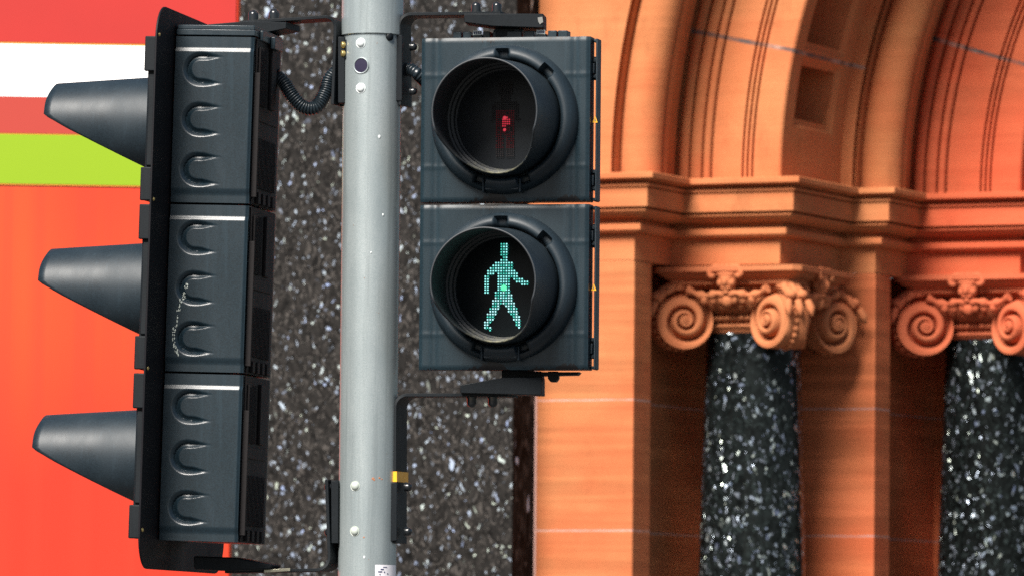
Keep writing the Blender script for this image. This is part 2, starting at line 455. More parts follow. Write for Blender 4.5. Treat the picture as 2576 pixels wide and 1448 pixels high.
def strap(path, width, th, wv, k=S):
    """flat bar along a path in the xz plane, its width along the vector wv"""
    P = [Vector(p) for p in path]; rows = []; wv = Vector(wv).normalized() * width / 2
    for i, p in enumerate(P):
        t_ = (P[min(i + 1, len(P) - 1)] - P[max(i - 1, 0)]).normalized()
        n_ = wv.cross(t_).normalized() * th / 2
        rows.append([p + wv + n_, p - wv + n_, p - wv - n_, p + wv - n_])
    mb = MB(k); mb.grid(rows, closed_v=True)
    o = len(mb.v) - len(P) * 4
    mb.f += [(o, o + 1, o + 2, o + 3), (o + 4 * len(P) - 1, o + 4 * len(P) - 2, o + 4 * len(P) - 3, o + 4 * len(P) - 4)]; mb.mi += [0, 0]
    return mb
def bendpath(a, c, e, r, n=8):
    """a -> corner c -> e, rounded with radius r"""
    a, c, e = Vector(a), Vector(c), Vector(e); d1 = (a - c).normalized(); d2 = (e - c).normalized()
    out = [a]
    for i in range(n + 1):
        t_ = i / n; p0, p1 = c + d1 * r, c + d2 * r
        out.append((1 - t_) ** 2 * p0 + 2 * t_ * (1 - t_) * (c * .72 + (p0 + p1) * .14) + t_ * t_ * p1)
    return out + [e]
def domebolt(r, h, shank=0):
    mb = MB(S); mb.lathe([(r * 1.12, 0), (r * 1.12, 3), (r, 3.4)] + [(r_, 3.4 + shank + h_) for r_, h_ in [(r, 0)] + dome(r, h)], n=24)
    return mb

# ------------------------------------------------------------------ vehicle signal head (left, seen from its side)
AV = R(11)
O1 = at(472, 736, 0)
veh = empty('vehicle_signal_head', Matrix.Translation(O1) @ Matrix.Rotation(math.pi - AV, 4, 'Z') @ Matrix.Rotation(R(-1.3), 4, 'Y'))
tag(veh, 'three hooded vehicle signal head with black backing board, seen sideways left of the pole', 'traffic light', 'signal heads on the pole')
V2 = veh.matrix_world.inverted()
# backing board: rounded rectangle
def rrect(hw, z0, z1, r, n=8):
    pts = []
    for (cx, cz, a0) in ((hw - r, z1 - r, 0), (-hw + r, z1 - r, 90), (-hw + r, z0 + r, 180), (hw - r, z0 + r, 270)):
        for i in range(n + 1):
            a = R(a0 + 90 * i / n); pts.append((cx + r * math.cos(a), cz + r * math.sin(a)))
    return pts
ol = [(y - 40, z) for y, z in rrect(440, -700, 690, 85)]
mb = MB(S); n = len(ol)
mb.add([(0, y, z) for y, z in ol] + [(5, y, z) for y, z in ol], [tuple(range(n)), tuple(range(2 * n - 1, n - 1, -1))] + [(i, (i + 1) % n, n + (i + 1) % n, n + i) for i in range(n)])
mb.build('backing_board', M['board'], veh, bevel=.0008)
for z in (615, 208, -208, -605):
    mb = MB(S); mb.lathe([(5, 0)] + dome(5, 4), axis='x', n=12); mb.v = [(-x, y, z_) for x, y, z_ in mb.v]
    o = mb.build('board_screw', M['brass'], veh, smooth=60); o.location = (0, (400 - 20) * S, z * S)
PITCH = 419.5
def housing_side(x, z):
    h = 0
    for zc in (125, 0, -125):
        dz = z - zc - (x + 68) * .03
        sd = (math.hypot(x + 68, dz) if x > -68 else abs(dz)) - 34
        tp = sstep(-126, -74, x); wi, wo = 11 * (.3 + .7 * tp), 9 * (.3 + .7 * tp)
        if x > -126 and -wi < sd < wo:
            h -= 6.5 * (.04 + .96 * tp) * ((1 - (sd / wi) ** 2) if sd < 0 else 1 - sd / wo)
        # the tongue inside each recess sinks towards its round end
        if x > -150:
            ins = (math.hypot(x + 68, dz) < 34) if x > -68 else (abs(dz) < 34)
            if ins: h -= 4.0 * sstep(-140, -40, x)
    h += 4.2 * (1 - max(0, min(1, (z - 170) / 8.5))) - 4.2
    h -= 4.0 * (1 - sstep(-190, -170, z))
    h -= 5 * sstep(8, 0, x + 203)
    return h
mb = MB(S); nx, nz = 90, 196
rows = []
for i in range(nx + 1):
    x = -203 + 199 * i / nx
    rows.append([(x, 225 + housing_side(x, -207 + 414 * j / nz), -207 + 414 * j / nz) for j in range(nz + 1)])
mb.grid(rows)
mb.add([(-4, 217, -207), (-4, 217, 207), (-4, -80, 207), (-4, -80, -207), (-203, 212, -207), (-203, 212, 207), (-203, -80, 207), (-203, -80, -207)],
       [(4, 5, 6, 7), (0, 3, 2, 1), (2, 3, 7, 6)])
top = [(r_[-1]) for r_ in rows]; bot = [r_[0] for r_ in rows]
for row, z in ((top, 207), (bot, -207)):
    mb.add(row + [(-4, -80, z), (-203, -80, z)], [tuple(range(len(row) + 2))])
hs0 = mb.build('housing', M['plastic2'], veh, smooth=50)
# back panel of a module: stepped plate with fins and slots
mb = MB(S)
mb.box(-208, -203.5, -50, 200, -206, 206)
for q in range(9): mb.box(-214, -208.3, 184 - q * 9, 188 - q * 9, 40, 185)
for q in range(14): mb.box(-213, -208.3, 170 - q * 14, 176 - q * 14, -165, -40)
mb.box(-216, -208.3, 20, 70, 40, 190); mb.box(-212, -208.3, -30, 190, 2, 30)
for q in range(4): mb.box(-217, -208.3, 150 - q * 52, 176 - q * 52, -204, -176)
mb.box(-218, -203.5, 200.2, 206, -190, 120)
bk0 = mb.build('back_panel', M['back'], hs0, bevel=.0008)
mb = MB(S)
mb.box(5.5, 66, -222, 222, -205, 205)
mb.box(24, 62, 222.3, 228, -118, 112)
for sgn in (1, -1):
    for zz in ((205, 118) if sgn > 0 else (-205, -122),):
        a_, b_ = min(zz), max(zz); mb.box(6, 72, 222.3, 238, a_ + (0 if sgn < 0 else 0), b_)
dr0 = mb.build('door', M['black'], veh, bevel=.002)
cl = MB(S)
cl.box(10, 40, -2, 2, 16, 19); cl.box(8, 38, -3, 5, -6, 8); cl.box(22, 27, -2, 3, -24, 24); cl.box(10, 40, -2, 2, -24, -21); cl.box(14, 20, -4, 7, -2, 22)
for z_ in (158, -160):
    if z_ > 0: c0 = cl.build('latch', M['latch'], dr0, bevel=.0005); c0.location = (0, 244 * S, z_ * S)
    else:
        c1 = c0.copy(); COL.objects.link(c1); c1.parent = dr0; c1.location = (0, 244 * S, z_ * S)
vs = cut_visor(126, 103, 297, 66.5, 12, tipcut=10).build('visor', [M['hood'], M['hood']], dr0, smooth=70, solid=.003)
mb = MB(S); mb.lathe([(150, 66.3), (148, 72), (140, 79), (127, 80)], axis='x', n=64); mb.build('visor_collar', M['hood'], dr0, smooth=50)
for q, z_ in enumerate((PITCH, 0, -PITCH)):
    if q == 0: hs0.location = (0, 0, z_ * S); dr0.location = (0, 0, z_ * S)
    else:
        dup(hs0, veh, (0, 0, -q * PITCH * S)); dup(dr0, veh, (0, 0, -q * PITCH * S))
# cap on the upper housing
mb = MB(S); mb.box(-205, -4, -80, 220, 630, 645); mb.box(-203, -6, -79, 217, 645.3, 656)
mb.box(-214, -205.3, -40, 170, 622, 648); mb.box(-226, -214.3, 0, 90, 610, 640)
mb.build('top_cap', M['plastic2'], veh, bevel=.0012)
# bird dropping streak on the middle housing
mb = MB(S); rr = random.Random(3)
pts = [(-51, 105), (-50, 88), (-45, 70), (-40, 60), (-36, 44), (-33, 30), (-26, -10), (-24, -30), (-27, -52), (-32, -66), (-38, -78)]
for (a, za), (b_, zb) in zip(pts, pts[1:]):
    for q in range(7):
        t_ = rr.random(); x = a + (b_ - a) * t_ + rr.uniform(-4, 4); z = za + (zb - za) * t_ - 92
        mb.blob((x, 225 + housing_side(x, z) + .1, z), (rr.uniform(.5, 2.0), .6, rr.uniform(.8, 4.5)), n=7, m_=5)
mb.build('dropping_streak', M['rivet_old'], veh, smooth=80)

def bracket(name, parent, path, plate, hang, bolts, pbolts, wv, clampbox, extra=None):
    """all coordinates in picture units about a depth, turned into world and then the parent's frame"""
    inv = parent.matrix_world.inverted()
    def W(p, dy=0):
        q = at(p[0], p[1], 0); return Vector((q.x, dy * S, q.z))
    pw = [W((p.x, p.y)) for p in path]
    mb = strap(pw, 80 * S, 8 * S, wv, 1.0)
    mb.v = [tuple(inv @ Vector(p)) for p in mb.v]
    o = mb.build(name, M['black'], parent, smooth=40, bevel=.0006)
    return o, W, inv
WV = Vector((math.sin(R(19)), math.cos(R(19)), 0))
def to_parent(mb, inv, k=1.0):
    mb.v = [tuple(inv @ Vector(p)) for p in mb.v]; return mb
def ubox(u0, u1, v0, v1, y0, y1):
    a, b_ = at(u0, v1, 0), at(u1, v0, 0)
    return a.x, b_.x, y0 * S, y1 * S, a.z, b_.z
def prism(pts, y0, y1, shear=0.0):
    """outline in picture units extruded in depth between y0 and y1"""
    n = len(pts); vs = []
    for y in (y0, y1):
        for u, v in pts:
            q = at(u, v, 0); vs.append((q.x + (y - y0) * S * shear, y * S, q.z))
    mb = MB(); mb.add(vs, [tuple(range(n)), tuple(range(2 * n - 1, n - 1, -1))] + [(i, (i + 1) % n, n + (i + 1) % n, n + i) for i in range(n)])
    return mb
def dome_at(parent, o, u, v, y, axis, r, h, shank):
    mb = domebolt(r, h, shank)
    q = at(u, v, 0); q = Vector((q.x, y * S, q.z))
    z = Vector(axis).normalized(); x = z.orthogonal().normalized(); y_ = z.cross(x)
    mm = Matrix.Identity(4)
    for i in range(3): mm[i][0], mm[i][1], mm[i][2], mm[i][3] = x[i], y_[i], z[i], q[i]
    d = mb.build('bolt', M['bolt'], o, smooth=50); d.matrix_local = parent.matrix_world.inverted() @ mm
    return d

def V3(u, v): return Vector((u, v, 0))
# upper left bracket
o, W, inv = bracket('upper_bracket', veh, bendpath(V3(618, 61), V3(858, 45), V3(850, 266), 26), None, None, None, None, WV, None)
for u in (638, 690): dome_at(veh, o, u, 57 - (u - 638) * .06, -18, (0, 0, 1), 13, 12, 14)
to_parent(prism([(522, 68), (620, 60), (722, 62), (722, 78), (650, 92), (524, 92)], -60, 30, .35), inv).build('hanger', M['black'], o, bevel=.001)
to_parent(prism([(851, 96), (868, 96), (868, 262), (851, 262)], -32, 34, .1), inv).build('clamp_plate', M['black'], o, bevel=.001)
for v in (128, 222): dome_at(veh, o, 846, v, -16, (-1, -.2, 0), 6, 5, 2)
# lower left bracket
o, W, inv = bracket('lower_bracket', veh, bendpath(V3(580, 1437), V3(843, 1432), V3(835, 1206), 30), None, None, None, None, WV, None)
to_parent(prism([(490, 1398), (600, 1402), (690, 1420), (682, 1432), (590, 1436), (490, 1432)], -60, 30, .2), inv).build('hanger', M['black'], o, bevel=.003)
to_parent(prism([(834, 1208), (852, 1208), (852, 1366), (834, 1366)], -32, 34, .1), inv).build('clamp_plate', M['black'], o, bevel=.001)
to_parent(prism([(666, 1432), (732, 1428), (732, 1436), (666, 1440)], -52, -44, 0), inv).build('worn_patch', M['steel'], o, bevel=.0008)
for v in (1224, 1338): dome_at(veh, o, 831, v, -16, (-1, -.2, 0), 10, 8, 3)
# conduit with gland
def vloc(u, v, dy=0):
    q = at(u, v, 0); return V2 @ Vector((q.x, dy * S, q.z)) / S
conduit('conduit', [vloc(698, 196, -12), vloc(716, 212, -20), vloc(738, 246, -26), vloc(766, 272, -26), vloc(797, 270, -20), vloc(818, 236, -10), vloc(829, 200, 0), vloc(848, 178, 8)], 19, 6.4, veh, S)
mb = MB(S); a, b_ = vloc(660, 196, -10), vloc(703, 197, -10); d = (b_ - a)
mb.tube([a, a + d * .1, a + d * .72, a + d * .73, a + d], [17, 20, 20, 22, 22], 20)
for q in range(10):
    pass
mb.build('conduit_gland', M['black'], veh, smooth=40)

# ------------------------------------------------------------------ pedestrian signal head (right)
AP = R(12.5)
O2 = at(1268, 511, -.06)
ped = empty('pedestrian_signal_head', Matrix.Translation(O2) @ Matrix.Rotation(-math.pi / 2 - AP, 4, 'Z'))
tag(ped, 'two lens pedestrian signal head showing a lit green walking man, right of the pole', 'traffic light', 'signal heads on the pole')
PP = 421.0
def door_front(y, z):
    h = 0
    h -= 3.5 * math.exp(-((abs(y) - 178) / 10) ** 2)
    h -= 5 * sstep(207, 217, abs(y))
    h -= 2.2 * sstep(-212, -196, -abs(z)) if False else 0
    h -= 3.5 * sstep(199, 207, abs(z))
    h += 1.2 * math.exp(-((z - 112) / 5) ** 2) * (1 if abs(y) > 150 else 0)
    h += 1.2 * math.exp(-((z + 118) / 5) ** 2) * (1 if abs(y) > 150 else 0)
    return h
def ped_plastic():
    mt = plastic('pedestrian_door_plastic', (0.0072, 0.0165, 0.023), 0.38, dust=.735, spec=.32)
    nt = mt.node_tree; b = nt.nodes['Principled BSDF']
    src = b.inputs['Base Color'].links[0].from_socket
    sep = N(nt, 'ShaderNodeSeparateXYZ', {0: coords(nt)})
    n1 = noise(nt, coords(nt, (1, 1, .25)), 150, 3, .7); n2 = noise(nt, coords(nt, (1, 1, .05)), 14, 2, .5)
    z = mth(nt, 'DIVIDE', sep.outputs[2], S)
    low = mth(nt, 'LESS_THAN', mth(nt, 'ADD', z, 207), mth(nt, 'MULTIPLY', mth(nt, 'SUBTRACT', mth(nt, 'ADD', mth(nt, 'MULTIPLY', n2, 1.6), mth(nt, 'MULTIPLY', n1, .55)), 1.0), 62))
    topm = mth(nt, 'LESS_THAN', mth(nt, 'SUBTRACT', 207, z), mth(nt, 'MULTIPLY', mth(nt, 'SUBTRACT', mth(nt, 'ADD', mth(nt, 'MULTIPLY', n2, 1.8), mth(nt, 'MULTIPLY', n1, .6)), 1.28), 70))
    mk = mth(nt, 'MAXIMUM', low, topm)
    nt.links.new(mixc(nt, mk, src, (.005, .005, .006)), b.inputs['Base Color'])
    return mt
M['ped'] = ped_plastic()
mb = MB(S); rows = []; ys = [-217 + 434 * i / 110 for i in range(111)]; zs_ = [-207 + 414 * j / 90 for j in range(91)]
for y in ys: rows.append([(door_front(y, z), y, z) for z in zs_])
hole = lambda p: math.hypot(p[1], p[2]) < 141
m_ = len(rows[0]); mb.add([p for r_ in rows for p in r_], [(i * m_ + j, i * m_ + j + 1, (i + 1) * m_ + j + 1, (i + 1) * m_ + j) for i in range(len(rows) - 1) for j in range(m_ - 1) if not hole(rows[i][j])])
for (y0, z0, y1, z1) in ((-217, -207, -217, 207), (217, -207, 217, 207), (-217, 207, 217, 207), (-217, -207, 217, -207)):
    if y0 == y1: strip = [(door_front(y0, z), y0, z) for z in zs_]
    else: strip = [(door_front(y, z0), y, z0) for y in ys]
    mb.grid([strip, [(-55, p[1], p[2]) for p in strip]])
mb.add([(-55, -217, -207), (-55, 217, -207), (-55, 217, 207), (-55, -217, 207)], [(0, 1, 2, 3)])
pd = mb.build('door', M['ped'], ped, smooth=40)
# clamp ring with dimples
mb = MB(S); rows = []
prof = [(189, -1), (188, 9), (184, 22), (177, 33), (168, 40), (160, 42), (154, 39), (150, 31), (149, 18), (148, -1)]
for i in range(240):
    t_ = 2 * math.pi * i / 240; row = []          # t_ = 0 top, clockwise as seen from the front
    for (r_, x_) in prof:
        dd = 0
        for a0, wd, am in ((0, 6.5, 1), (44, 6.5, 1), (160, 6, .9), (200, 6, .9), (90 + 44, 5, .0), (270, 6.5, 1)):
            da = (math.degrees(t_) - a0 + 180) % 360 - 180
            dd = max(dd, am * (1 - sstep(wd * .62, wd, abs(da))))
        inner = 1 - sstep(171, 178, r_)
        x2 = x_ - dd * inner * min(x_ * .8, 30)
        row.append((x2, r_ * math.sin(t_), r_ * math.cos(t_)))
    rows.append(row)
mb.grid(rows, closed_u=True)
mb.build('clamp_ring', M['hood'], pd, smooth=50)
mb = MB(S)
mb.box(-1, 30, -44, 44, -180, -150); mb.box(-1, 34, -50, -44.4, -186, -150); mb.box(-1, 34, 44.4, 50, -186, -150)
mb.build('ring_tab', M['hood'], pd, bevel=.003)
cut_visor(147, 135, 226, 8, -52, m_=20, short=66, tipcut=4).build('visor', [M['hood'], M['hood_dirty']], pd, smooth=70, solid=.0032)
# stepped inner sleeve between visor and lens
mb = MB(S)
mb.lathe([(142.3, 26), (137, 24), (136, 12), (130, 10), (129, -6), (125, -8), (124, -14)], axis='x', n=80)
mb.build('lens_gasket', M['hood_dirty'], pd, smooth=30)
mb = MB(S); mb.lathe([(126, -14), (90, -10), (50, -8), (.5, -7)], axis='x', n=72)
ln = mb.build('lens', M['lens_red'], pd, smooth=80)
# hinge bar and latches on the right edge of the door
mb = MB(S)
mb.box(-74, -30, 226, 231, -204, 204); mb.box(-74, -40, 217.4, 226, 196, 204); mb.box(-74, -40, 217.4, 226, -204, -196)
for z_ in (150, 110, -130, -172):
    mb.box(-70, -36, 217.4, 226, z_ - 5, z_ + 5)
mb.box(-50, -46, 217.4, 225.5, 100, 160); mb.box(-50, -46, 217.4, 225.5, -178, -126); mb.box(-62, -30, 217.4, 223, 116, 142); mb.box(-62, -30, 217.4, 223, -166, -140)
mb.build('hinge_bar', M['hood'], pd, bevel=.0012)
mb = MB(S); mb.add([(-29, 232, -8), (-29, 219, -8), (-28.6, 226, 10)], [(0, 1, 2)]); mb.add([(-28.2, 227.4, -4), (-28.2, 224.4, -4), (-28.2, 226, 5)], [(0, 1, 2)], 1)
mb.build('warning_label', [M['yellow'], M['ink']], pd)
mb = MB(S)
rows = [[(-55.5, y * 1.0, z) for y, z in rrect(205, -200, 200, 30)], [(-120, y * .86, z) for y, z in rrect(205, -196, 196, 30)], [(-235, y * .55, z) for y, z in rrect(205, -185, 185, 40)]]
mb.grid(rows, closed_v=True); n = len(rows[0]); mb.f.append(tuple(len(mb.v) - n + i for i in range(n))); mb.mi.append(0)
ph = mb.build('housing', M['back'], ped, smooth=40)
pd.location = (0, 0, PP / 2 * S); ph.location = (0, 0, PP / 2 * S)
pd2 = dup(pd, ped, (0, 0, -PP * S)); dup(ph, ped, (0, 0, -PP * S))
for ch in pd2.children:
    if ch.name.startswith('lens') and 'gasket' not in ch.name:
        ch.data = ch.data.copy(); ch.data.materials[0] = M['lens']
# LED figures
def inpoly(x, y, P):
    r_ = False; j = len(P) - 1
    for i in range(len(P)):
        if (P[i][1] > y) != (P[j][1] > y) and x < (P[j][0] - P[i][0]) * (y - P[i][1]) / (P[j][1] - P[i][1]) + P[i][0]: r_ = not r_
        j = i
    return r_
walk = [[(745, 395), (757, 386), (797, 386), (812, 398), (812, 470), (800, 482), (755, 482), (742, 468)],
        [(757, 480), (799, 480), (799, 515), (851, 528), (858, 590), (895, 635), (978, 682), (972, 702), (905, 697), (828, 645), (820, 720), (838, 780), (872, 862), (915, 985), (908, 1024), (880, 1020), (828, 915), (766, 826), (742, 880), (700, 960), (664, 1010), (692, 1034), (688, 1046), (640, 1032), (618, 1014), (624, 985), (655, 915), (712, 760), (724, 700), (722, 608), (668, 638), (660, 690), (660, 760), (624, 760), (624, 636), (660, 575), (705, 524), (757, 512)]]
cx7, cy7 = 776, 716        # figure centre in the same drawing units
k7 = .6708 / 2.011
led = MB(S); dim = []
step = 6.75
def disc(mb, y, z, r_, x=-3.5, mi=0, n=8):
    mb.add([(x, y + r_ * math.cos(2 * math.pi * i / n), z + r_ * math.sin(2 * math.pi * i / n)) for i in range(n)] + [(x + 1.2, y, z)], [(i, (i + 1) % n, n) for i in range(n)], mi)
for i in range(-30, 31):
    for j in range(-32, 33):
        y, z = i * step, j * step
        X, Y = cx7 + y / k7, cy7 - z / k7
        if any(inpoly(X, Y, P) for P in walk):
            disc(led, y, z, 2.15, mi=(4 if z < -18 + rnd.uniform(-14, 14) else 0) if rnd.random() < .74 else 3)
            if any(inpoly(X + 10, Y + 10, P) for P in walk): disc(led, y + step / 2, z - step / 2, 1.5, mi=1, x=-4)
disc(led, 1, -2, 7.5, x=-1.5, mi=2, n=16)
gm = led.build('green_man', [M['green_led'], M['green_dim'], M['green_core'], M['green_mid'], M['green_ice']], pd2, smooth=10)
stand = [[(-17, 92), (-17, 60), (17, 60), (17, 92)], [(-12, 60), (12, 60), (12, 50), (34, 42), (38, 0), (32, -8), (24, 0), (24, -92), (4, -92), (2, -40), (-2, -40), (-4, -92), (-24, -92), (-24, 0), (-32, -8), (-38, 0), (-34, 42), (-12, 50)]]
led = MB(S)
for i in range(-10, 11):
    for j in range(-20, 20):
        y, z = i * step * .8, j * step * .8
        if any(inpoly(y, z, P) for P in stand):
            d = math.hypot((y - 1) / 14, (z + 8) / 17)
            mi = 0 if d < .85 and abs(y) < 19 and rnd.random() > .12 else (1 if abs(y) < 25 and -74 < z < 22 and rnd.random() > .1 else 2)
            disc(led, y, z, 2.2 if mi < 2 else 2.0, mi=mi, n=6)
disc(led, -1, 4, 5, x=-2.5, mi=0, n=12); disc(led, -1, -26, 4, x=-2.5, mi=0, n=12)
led.build('red_man', [M['red_led'], M['red_mid'], M['red_off']], pd, smooth=10)
# row of clips along the top of the head
PI = ped.matrix_world.inverted()
def ploc(u, v, dy=0):
    q = at(u, v, 0); return PI @ Vector((q.x, dy * S, q.z)) / S
mb = MB(S); ztop = 421 + 1
mb.box(-105, -58, -150, 190, ztop - 18, ztop - 6)
for y0, y1 in ((-150, -128), (-124, -102), (-72, -54), (-46, 28), (34, 60), (96, 118), (122, 146)):
    mb.box(-100, -60, y0, y1, ztop - 5.7, ztop + 17)
mb.box(-98, -64, -46, 28, ztop + 17.3, ztop + 22)
for y0 in (-98, 66): mb.box(-98, -62, y0, y0 + 24, ztop - 5.7, ztop + 10)
mb.build('top_clip_rail', M['plastic'], ped, bevel=.0012)
for y0 in (-98, 66):
    mb = MB(S); mb.box(-61.6, -58.5, y0 + 1, y0 + 23, ztop + 8, ztop + 19)
    for q in range(4): mb.box(-58.2, -57.6, y0 + 3.4 + q * 5, y0 + 6.4 + q * 5, ztop + 10, ztop + 17, 1)
    mb.build('clip_label', [M['labelgrid'], M['ink']], ped)
# brackets
o, W, inv = bracket('upper_bracket', ped, bendpath(V3(1272, 37), V3(1017, 40), V3(1019, 268), 26), None, None, None, None, WV, None)
for u in (1198, 1250): dome_at(ped, o, u, 33, -18, (0, 0, 1), 12, 11, 12)
to_parent(prism([(1168, 41), (1366, 41), (1366, 76), (1240, 72), (1168, 62)], -60, 30, .1), inv).build('hanger', M['black'], o, bevel=.001)
to_parent(prism([(1352, 51), (1364, 49), (1366, 62), (1358, 68), (1354, 62)], -62.5, -60.5, 0), inv).build('chipped_paint', M['chip'], o)
to_parent(prism([(991, 92), (1013, 92), (1013, 258), (994, 258)], -40, 34, .1), inv).build('clamp_plate', M['black'], o, bevel=.0015)
to_parent(prism([(1246, 74), (1300, 74), (1300, 94), (1246, 94)], -20, 60, .1), inv).build('mount_boss', M['black'], o, bevel=.001)
for v in (119, 231): dome_at(ped, o, 1033, v, -8, (1, -.35, 0), 10, 9, 5)
o, W, inv = bracket('lower_bracket', ped, bendpath(V3(1290, 994), V3(1007, 994), V3(1006, 1366), 28), None, None, None, None, WV, None)
for u in (1187, 1240): dome_at(ped, o, u, 999, -18, (0, 0, -1), 12, 11, 12)
to_parent(prism([(1158, 970), (1262, 952), (1362, 950), (1362, 995), (1158, 990)], -60, 30, .1), inv).build('hanger', M['black'], o, bevel=.001)
to_parent(prism([(1262, 930), (1362, 934), (1362, 951), (1262, 953)], -20, 60, .1), inv).build('mount_boss', M['black'], o, bevel=.001)
to_parent(prism([(1378, 934), (1404, 934), (1404, 952), (1398, 960), (1384, 960), (1378, 952)], -20, 20, .1), inv).build('drain_plug', M['black'], o, bevel=.001)
to_parent(prism([(1360, 936), (1458, 936), (1452, 943), (1360, 945)], -30, 30, .1), inv).build('base_lip', M['black'], o, bevel=.001)
to_parent(prism([(979, 1214), (1000, 1212), (1000, 1360), (980, 1362)], -44, 34, .1), inv).build('clamp_plate', M['black'], o, bevel=.0015)
for v in (1224, 1336): dome_at(ped, o, 1020, v, -8, (1, -.35, 0), 11, 9, 5)
# yellow tape round the strap
tp = strap([W((1006.6, 1186)), W((1006.6, 1212))], 84 * S, 13 * S, WV, 1.0); to_parent(tp, inv).build('tape', M['yellow'], o)
conduit('conduit', [ploc(1012, 172, 20), ploc(1030, 174, 10), ploc(1050, 186, 0), ploc(1074, 206, 30), ploc(1100, 220, 80)], 17, 6.4, ped, S)

# ------------------------------------------------------------------ building frame (facade turned 22 degrees)
B = R(24)
YF = 8.0
A = at(1596, 620, YF)
FX, FQ = Vector((math.cos(B), -math.sin(B), 0)), Vector((math.sin(B), math.cos(B), 0))
K = (YF + 12) / FU / math.cos(ALPHA) * 1.0
bld = empty('sandstone_doorway', Matrix.Translation((A.x, A.y, .12)) @ Matrix.Rotation(-B, 4, 'Z'))
tag(bld, 'carved orange sandstone doorway with moulded arches and dark granite columns', 'building')
def fw(p, q, z): return Vector((A.x, A.y, 0)) + FX * p + FQ * q + Vector((0, 0, z))
def solve_p(u, q, v=620):      # p so that (p,q) shows at u
    lo, hi = -4, 6
    for _ in range(50):
        mid = (lo + hi) / 2
        if project(fw(mid, q, A.z))[0] < u: lo = mid
        else: hi = mid
    return lo
def solve_q(u, p):
    lo, hi = -3, 6
    for _ in range(50):
        mid = (lo + hi) / 2
        if project(fw(p, mid, A.z))[0] < u: lo = mid
        else: hi = mid
    return lo
def zf(v, p, q):
    lo, hi = -2, 9
    for _ in range(50):
        mid = (lo + hi) / 2
        if project(fw(p, q, mid))[1] > v: lo = mid
        else: hi = mid
    return lo - .12
p0 = solve_p(1352, 0)
q1 = solve_q(1690, 0); p1 = solve_p(1962, q1); q2 = solve_q(2112, p1); p2 = solve_p(2202, q2); q3 = solve_q(2282, p2); p3 = solve_p(2566, q3)
dp1, dq1, dq2, dp2 = p1, q2 - q1, q3 - q2, p2 - p1
q4 = q3 + dq1; p4 = p3 + dp2; q5 = q4 + dq2; p5 = p4 + 1.0
pm = (0 + p1) / 2
def Z(v): return zf(v, pm, q1)      # heights are measured on the second order's front

ORA, ORB = (.45, .152, .056), (.54, .206, .084)
RDA, RDB = (.48, .100, .040), (.56, .128, .056)
MORT = (.56, .33, .28)
zj = zf(1005, -.15, 0); zstep = zj - zf(1333, -.15, 0)
zj2 = zf(1027, p2, q2); 
M['pier'] = sandstone('pier_sandstone', ORA, ORB,  joint=(zj - 10 * zstep, zstep, .0028, MORT), strata=.9)
M['pier2'] = sandstone('pier_sandstone_red', (.47, .132, .048), (.55, .160, .066), joint=(zj2 - 10 * zstep, zstep, .0024, (.40, .24, .22)), strata=1.1)
M['stone'] = sandstone('carved_sandstone', ORA, ORB, strata=.25)
M['stone_red'] = sandstone('carved_sandstone_red', RDA, RDB, strata=.35)
M['capital'] = sandstone('capital_sandstone', (.43, .145, .058), (.50, .185, .078), strata=.1)
M['capital_red'] = sandstone('capital_sandstone_red', (.45, .110, .048), (.51, .140, .064), strata=.1)
zc0 = Z(454)                        # top of the cornice
R0 = 1900 * K
proll = solve_p(1536, 0)
pc = proll + R0
M['arch'] = sandstone('arch_sandstone', ORA, ORB, arch=(R(12.2) - 20 * R(14), R(14), .0032, (.10, .075, .07)), strata=.1)
M['arch_red'] = sandstone('arch_sandstone_red', RDA, RDB, arch=(R(16.8) - 20 * R(17), R(17), .0040, (.10, .075, .07)), strata=.5)

# ---- piers under the frieze
zt = Z(666)
def vwall(path, z0, z1, mat, name, bev=.004, close=None):
    mb = MB(); rows = [[(p, q, z0) for p, q in path], [(p, q, z1) for p, q in path]]
    mb.grid(rows)
    if close: mb.add([(p, q, z1) for p, q in close], [tuple(range(len(close)))])
    return mb.build(name, mat, bld, smooth=30)
wb = q4 + .8
def pier(pa, pb, qa, qb, mat):
    nk, dn = 115 * K, 78 * K
    o = [(pa, qa), (pb, qa), (pb, qa + nk), (pb - dn, qa + nk + .01), (pb - dn, qb), (pa, qb)]
    mb = MB(); n = len(o); mb.add([(p, q, .003) for p, q in o] + [(p, q, zt) for p, q in o], [tuple(range(n)), tuple(range(2 * n - 1, n - 1, -1))] + [(i, (i + 1) % n, n + (i + 1) % n, n + i) for i in range(n)])
    return mb.build('pier', mat, bld, bevel=.005)
pier(p0, 0, 0, wb, M['pier']); pier(-.3, p2, q2, wb + .1, M['pier2']); pier(p2 - .3, p4, q4, wb + .2, M['pier2'])
mb = MB(); mb.box(p0 - .003, p0 + .004, -.0025, .02, .004, Z(600)); mb.build('mortar_joint', plain('pale_mortar', MORT, .9), bld)
# ---- entablature: frieze and cornice run along the stepped plan
path = [(p0, 0), (0, 0), (0, q1), (p1, q1), (p1, q2), (p2, q2), (p2, q3), (p3, q3), (p3, q4), (p4, q4), (p4, q5), (p5, q5)]
def corn(o): return [(p + (o if i else 0), q - o) for i, (p, q) in enumerate(path)]
u1 = (Z(500) - Z(501))              # metres per unit on that front
prof = [(0, 666), (0, 600), (20, 598), (26, 592), (26, 580), (22, 577), (4, 576), (4, 566), (26, 561), (42, 555), (50, 547), (50, 543), (36, 542), (36, 538), (58, 537), (58, 492), (48, 491), (48, 489), (62, 488), (62, 481), (50, 480), (50, 475), (72, 472), (82, 468), (82, 456), (80, 454), (0, 450)]
def entab(i0, i1, mat, name):
    mb = MB(); rows = []
    for o_, v_ in prof:
        rows.append([(p, q, Z(v_)) for p, q in corn(o_ * u1)][i0:i1 + 1])
    mb.grid(rows)
    return mb.build(name, mat, bld, smooth=25)
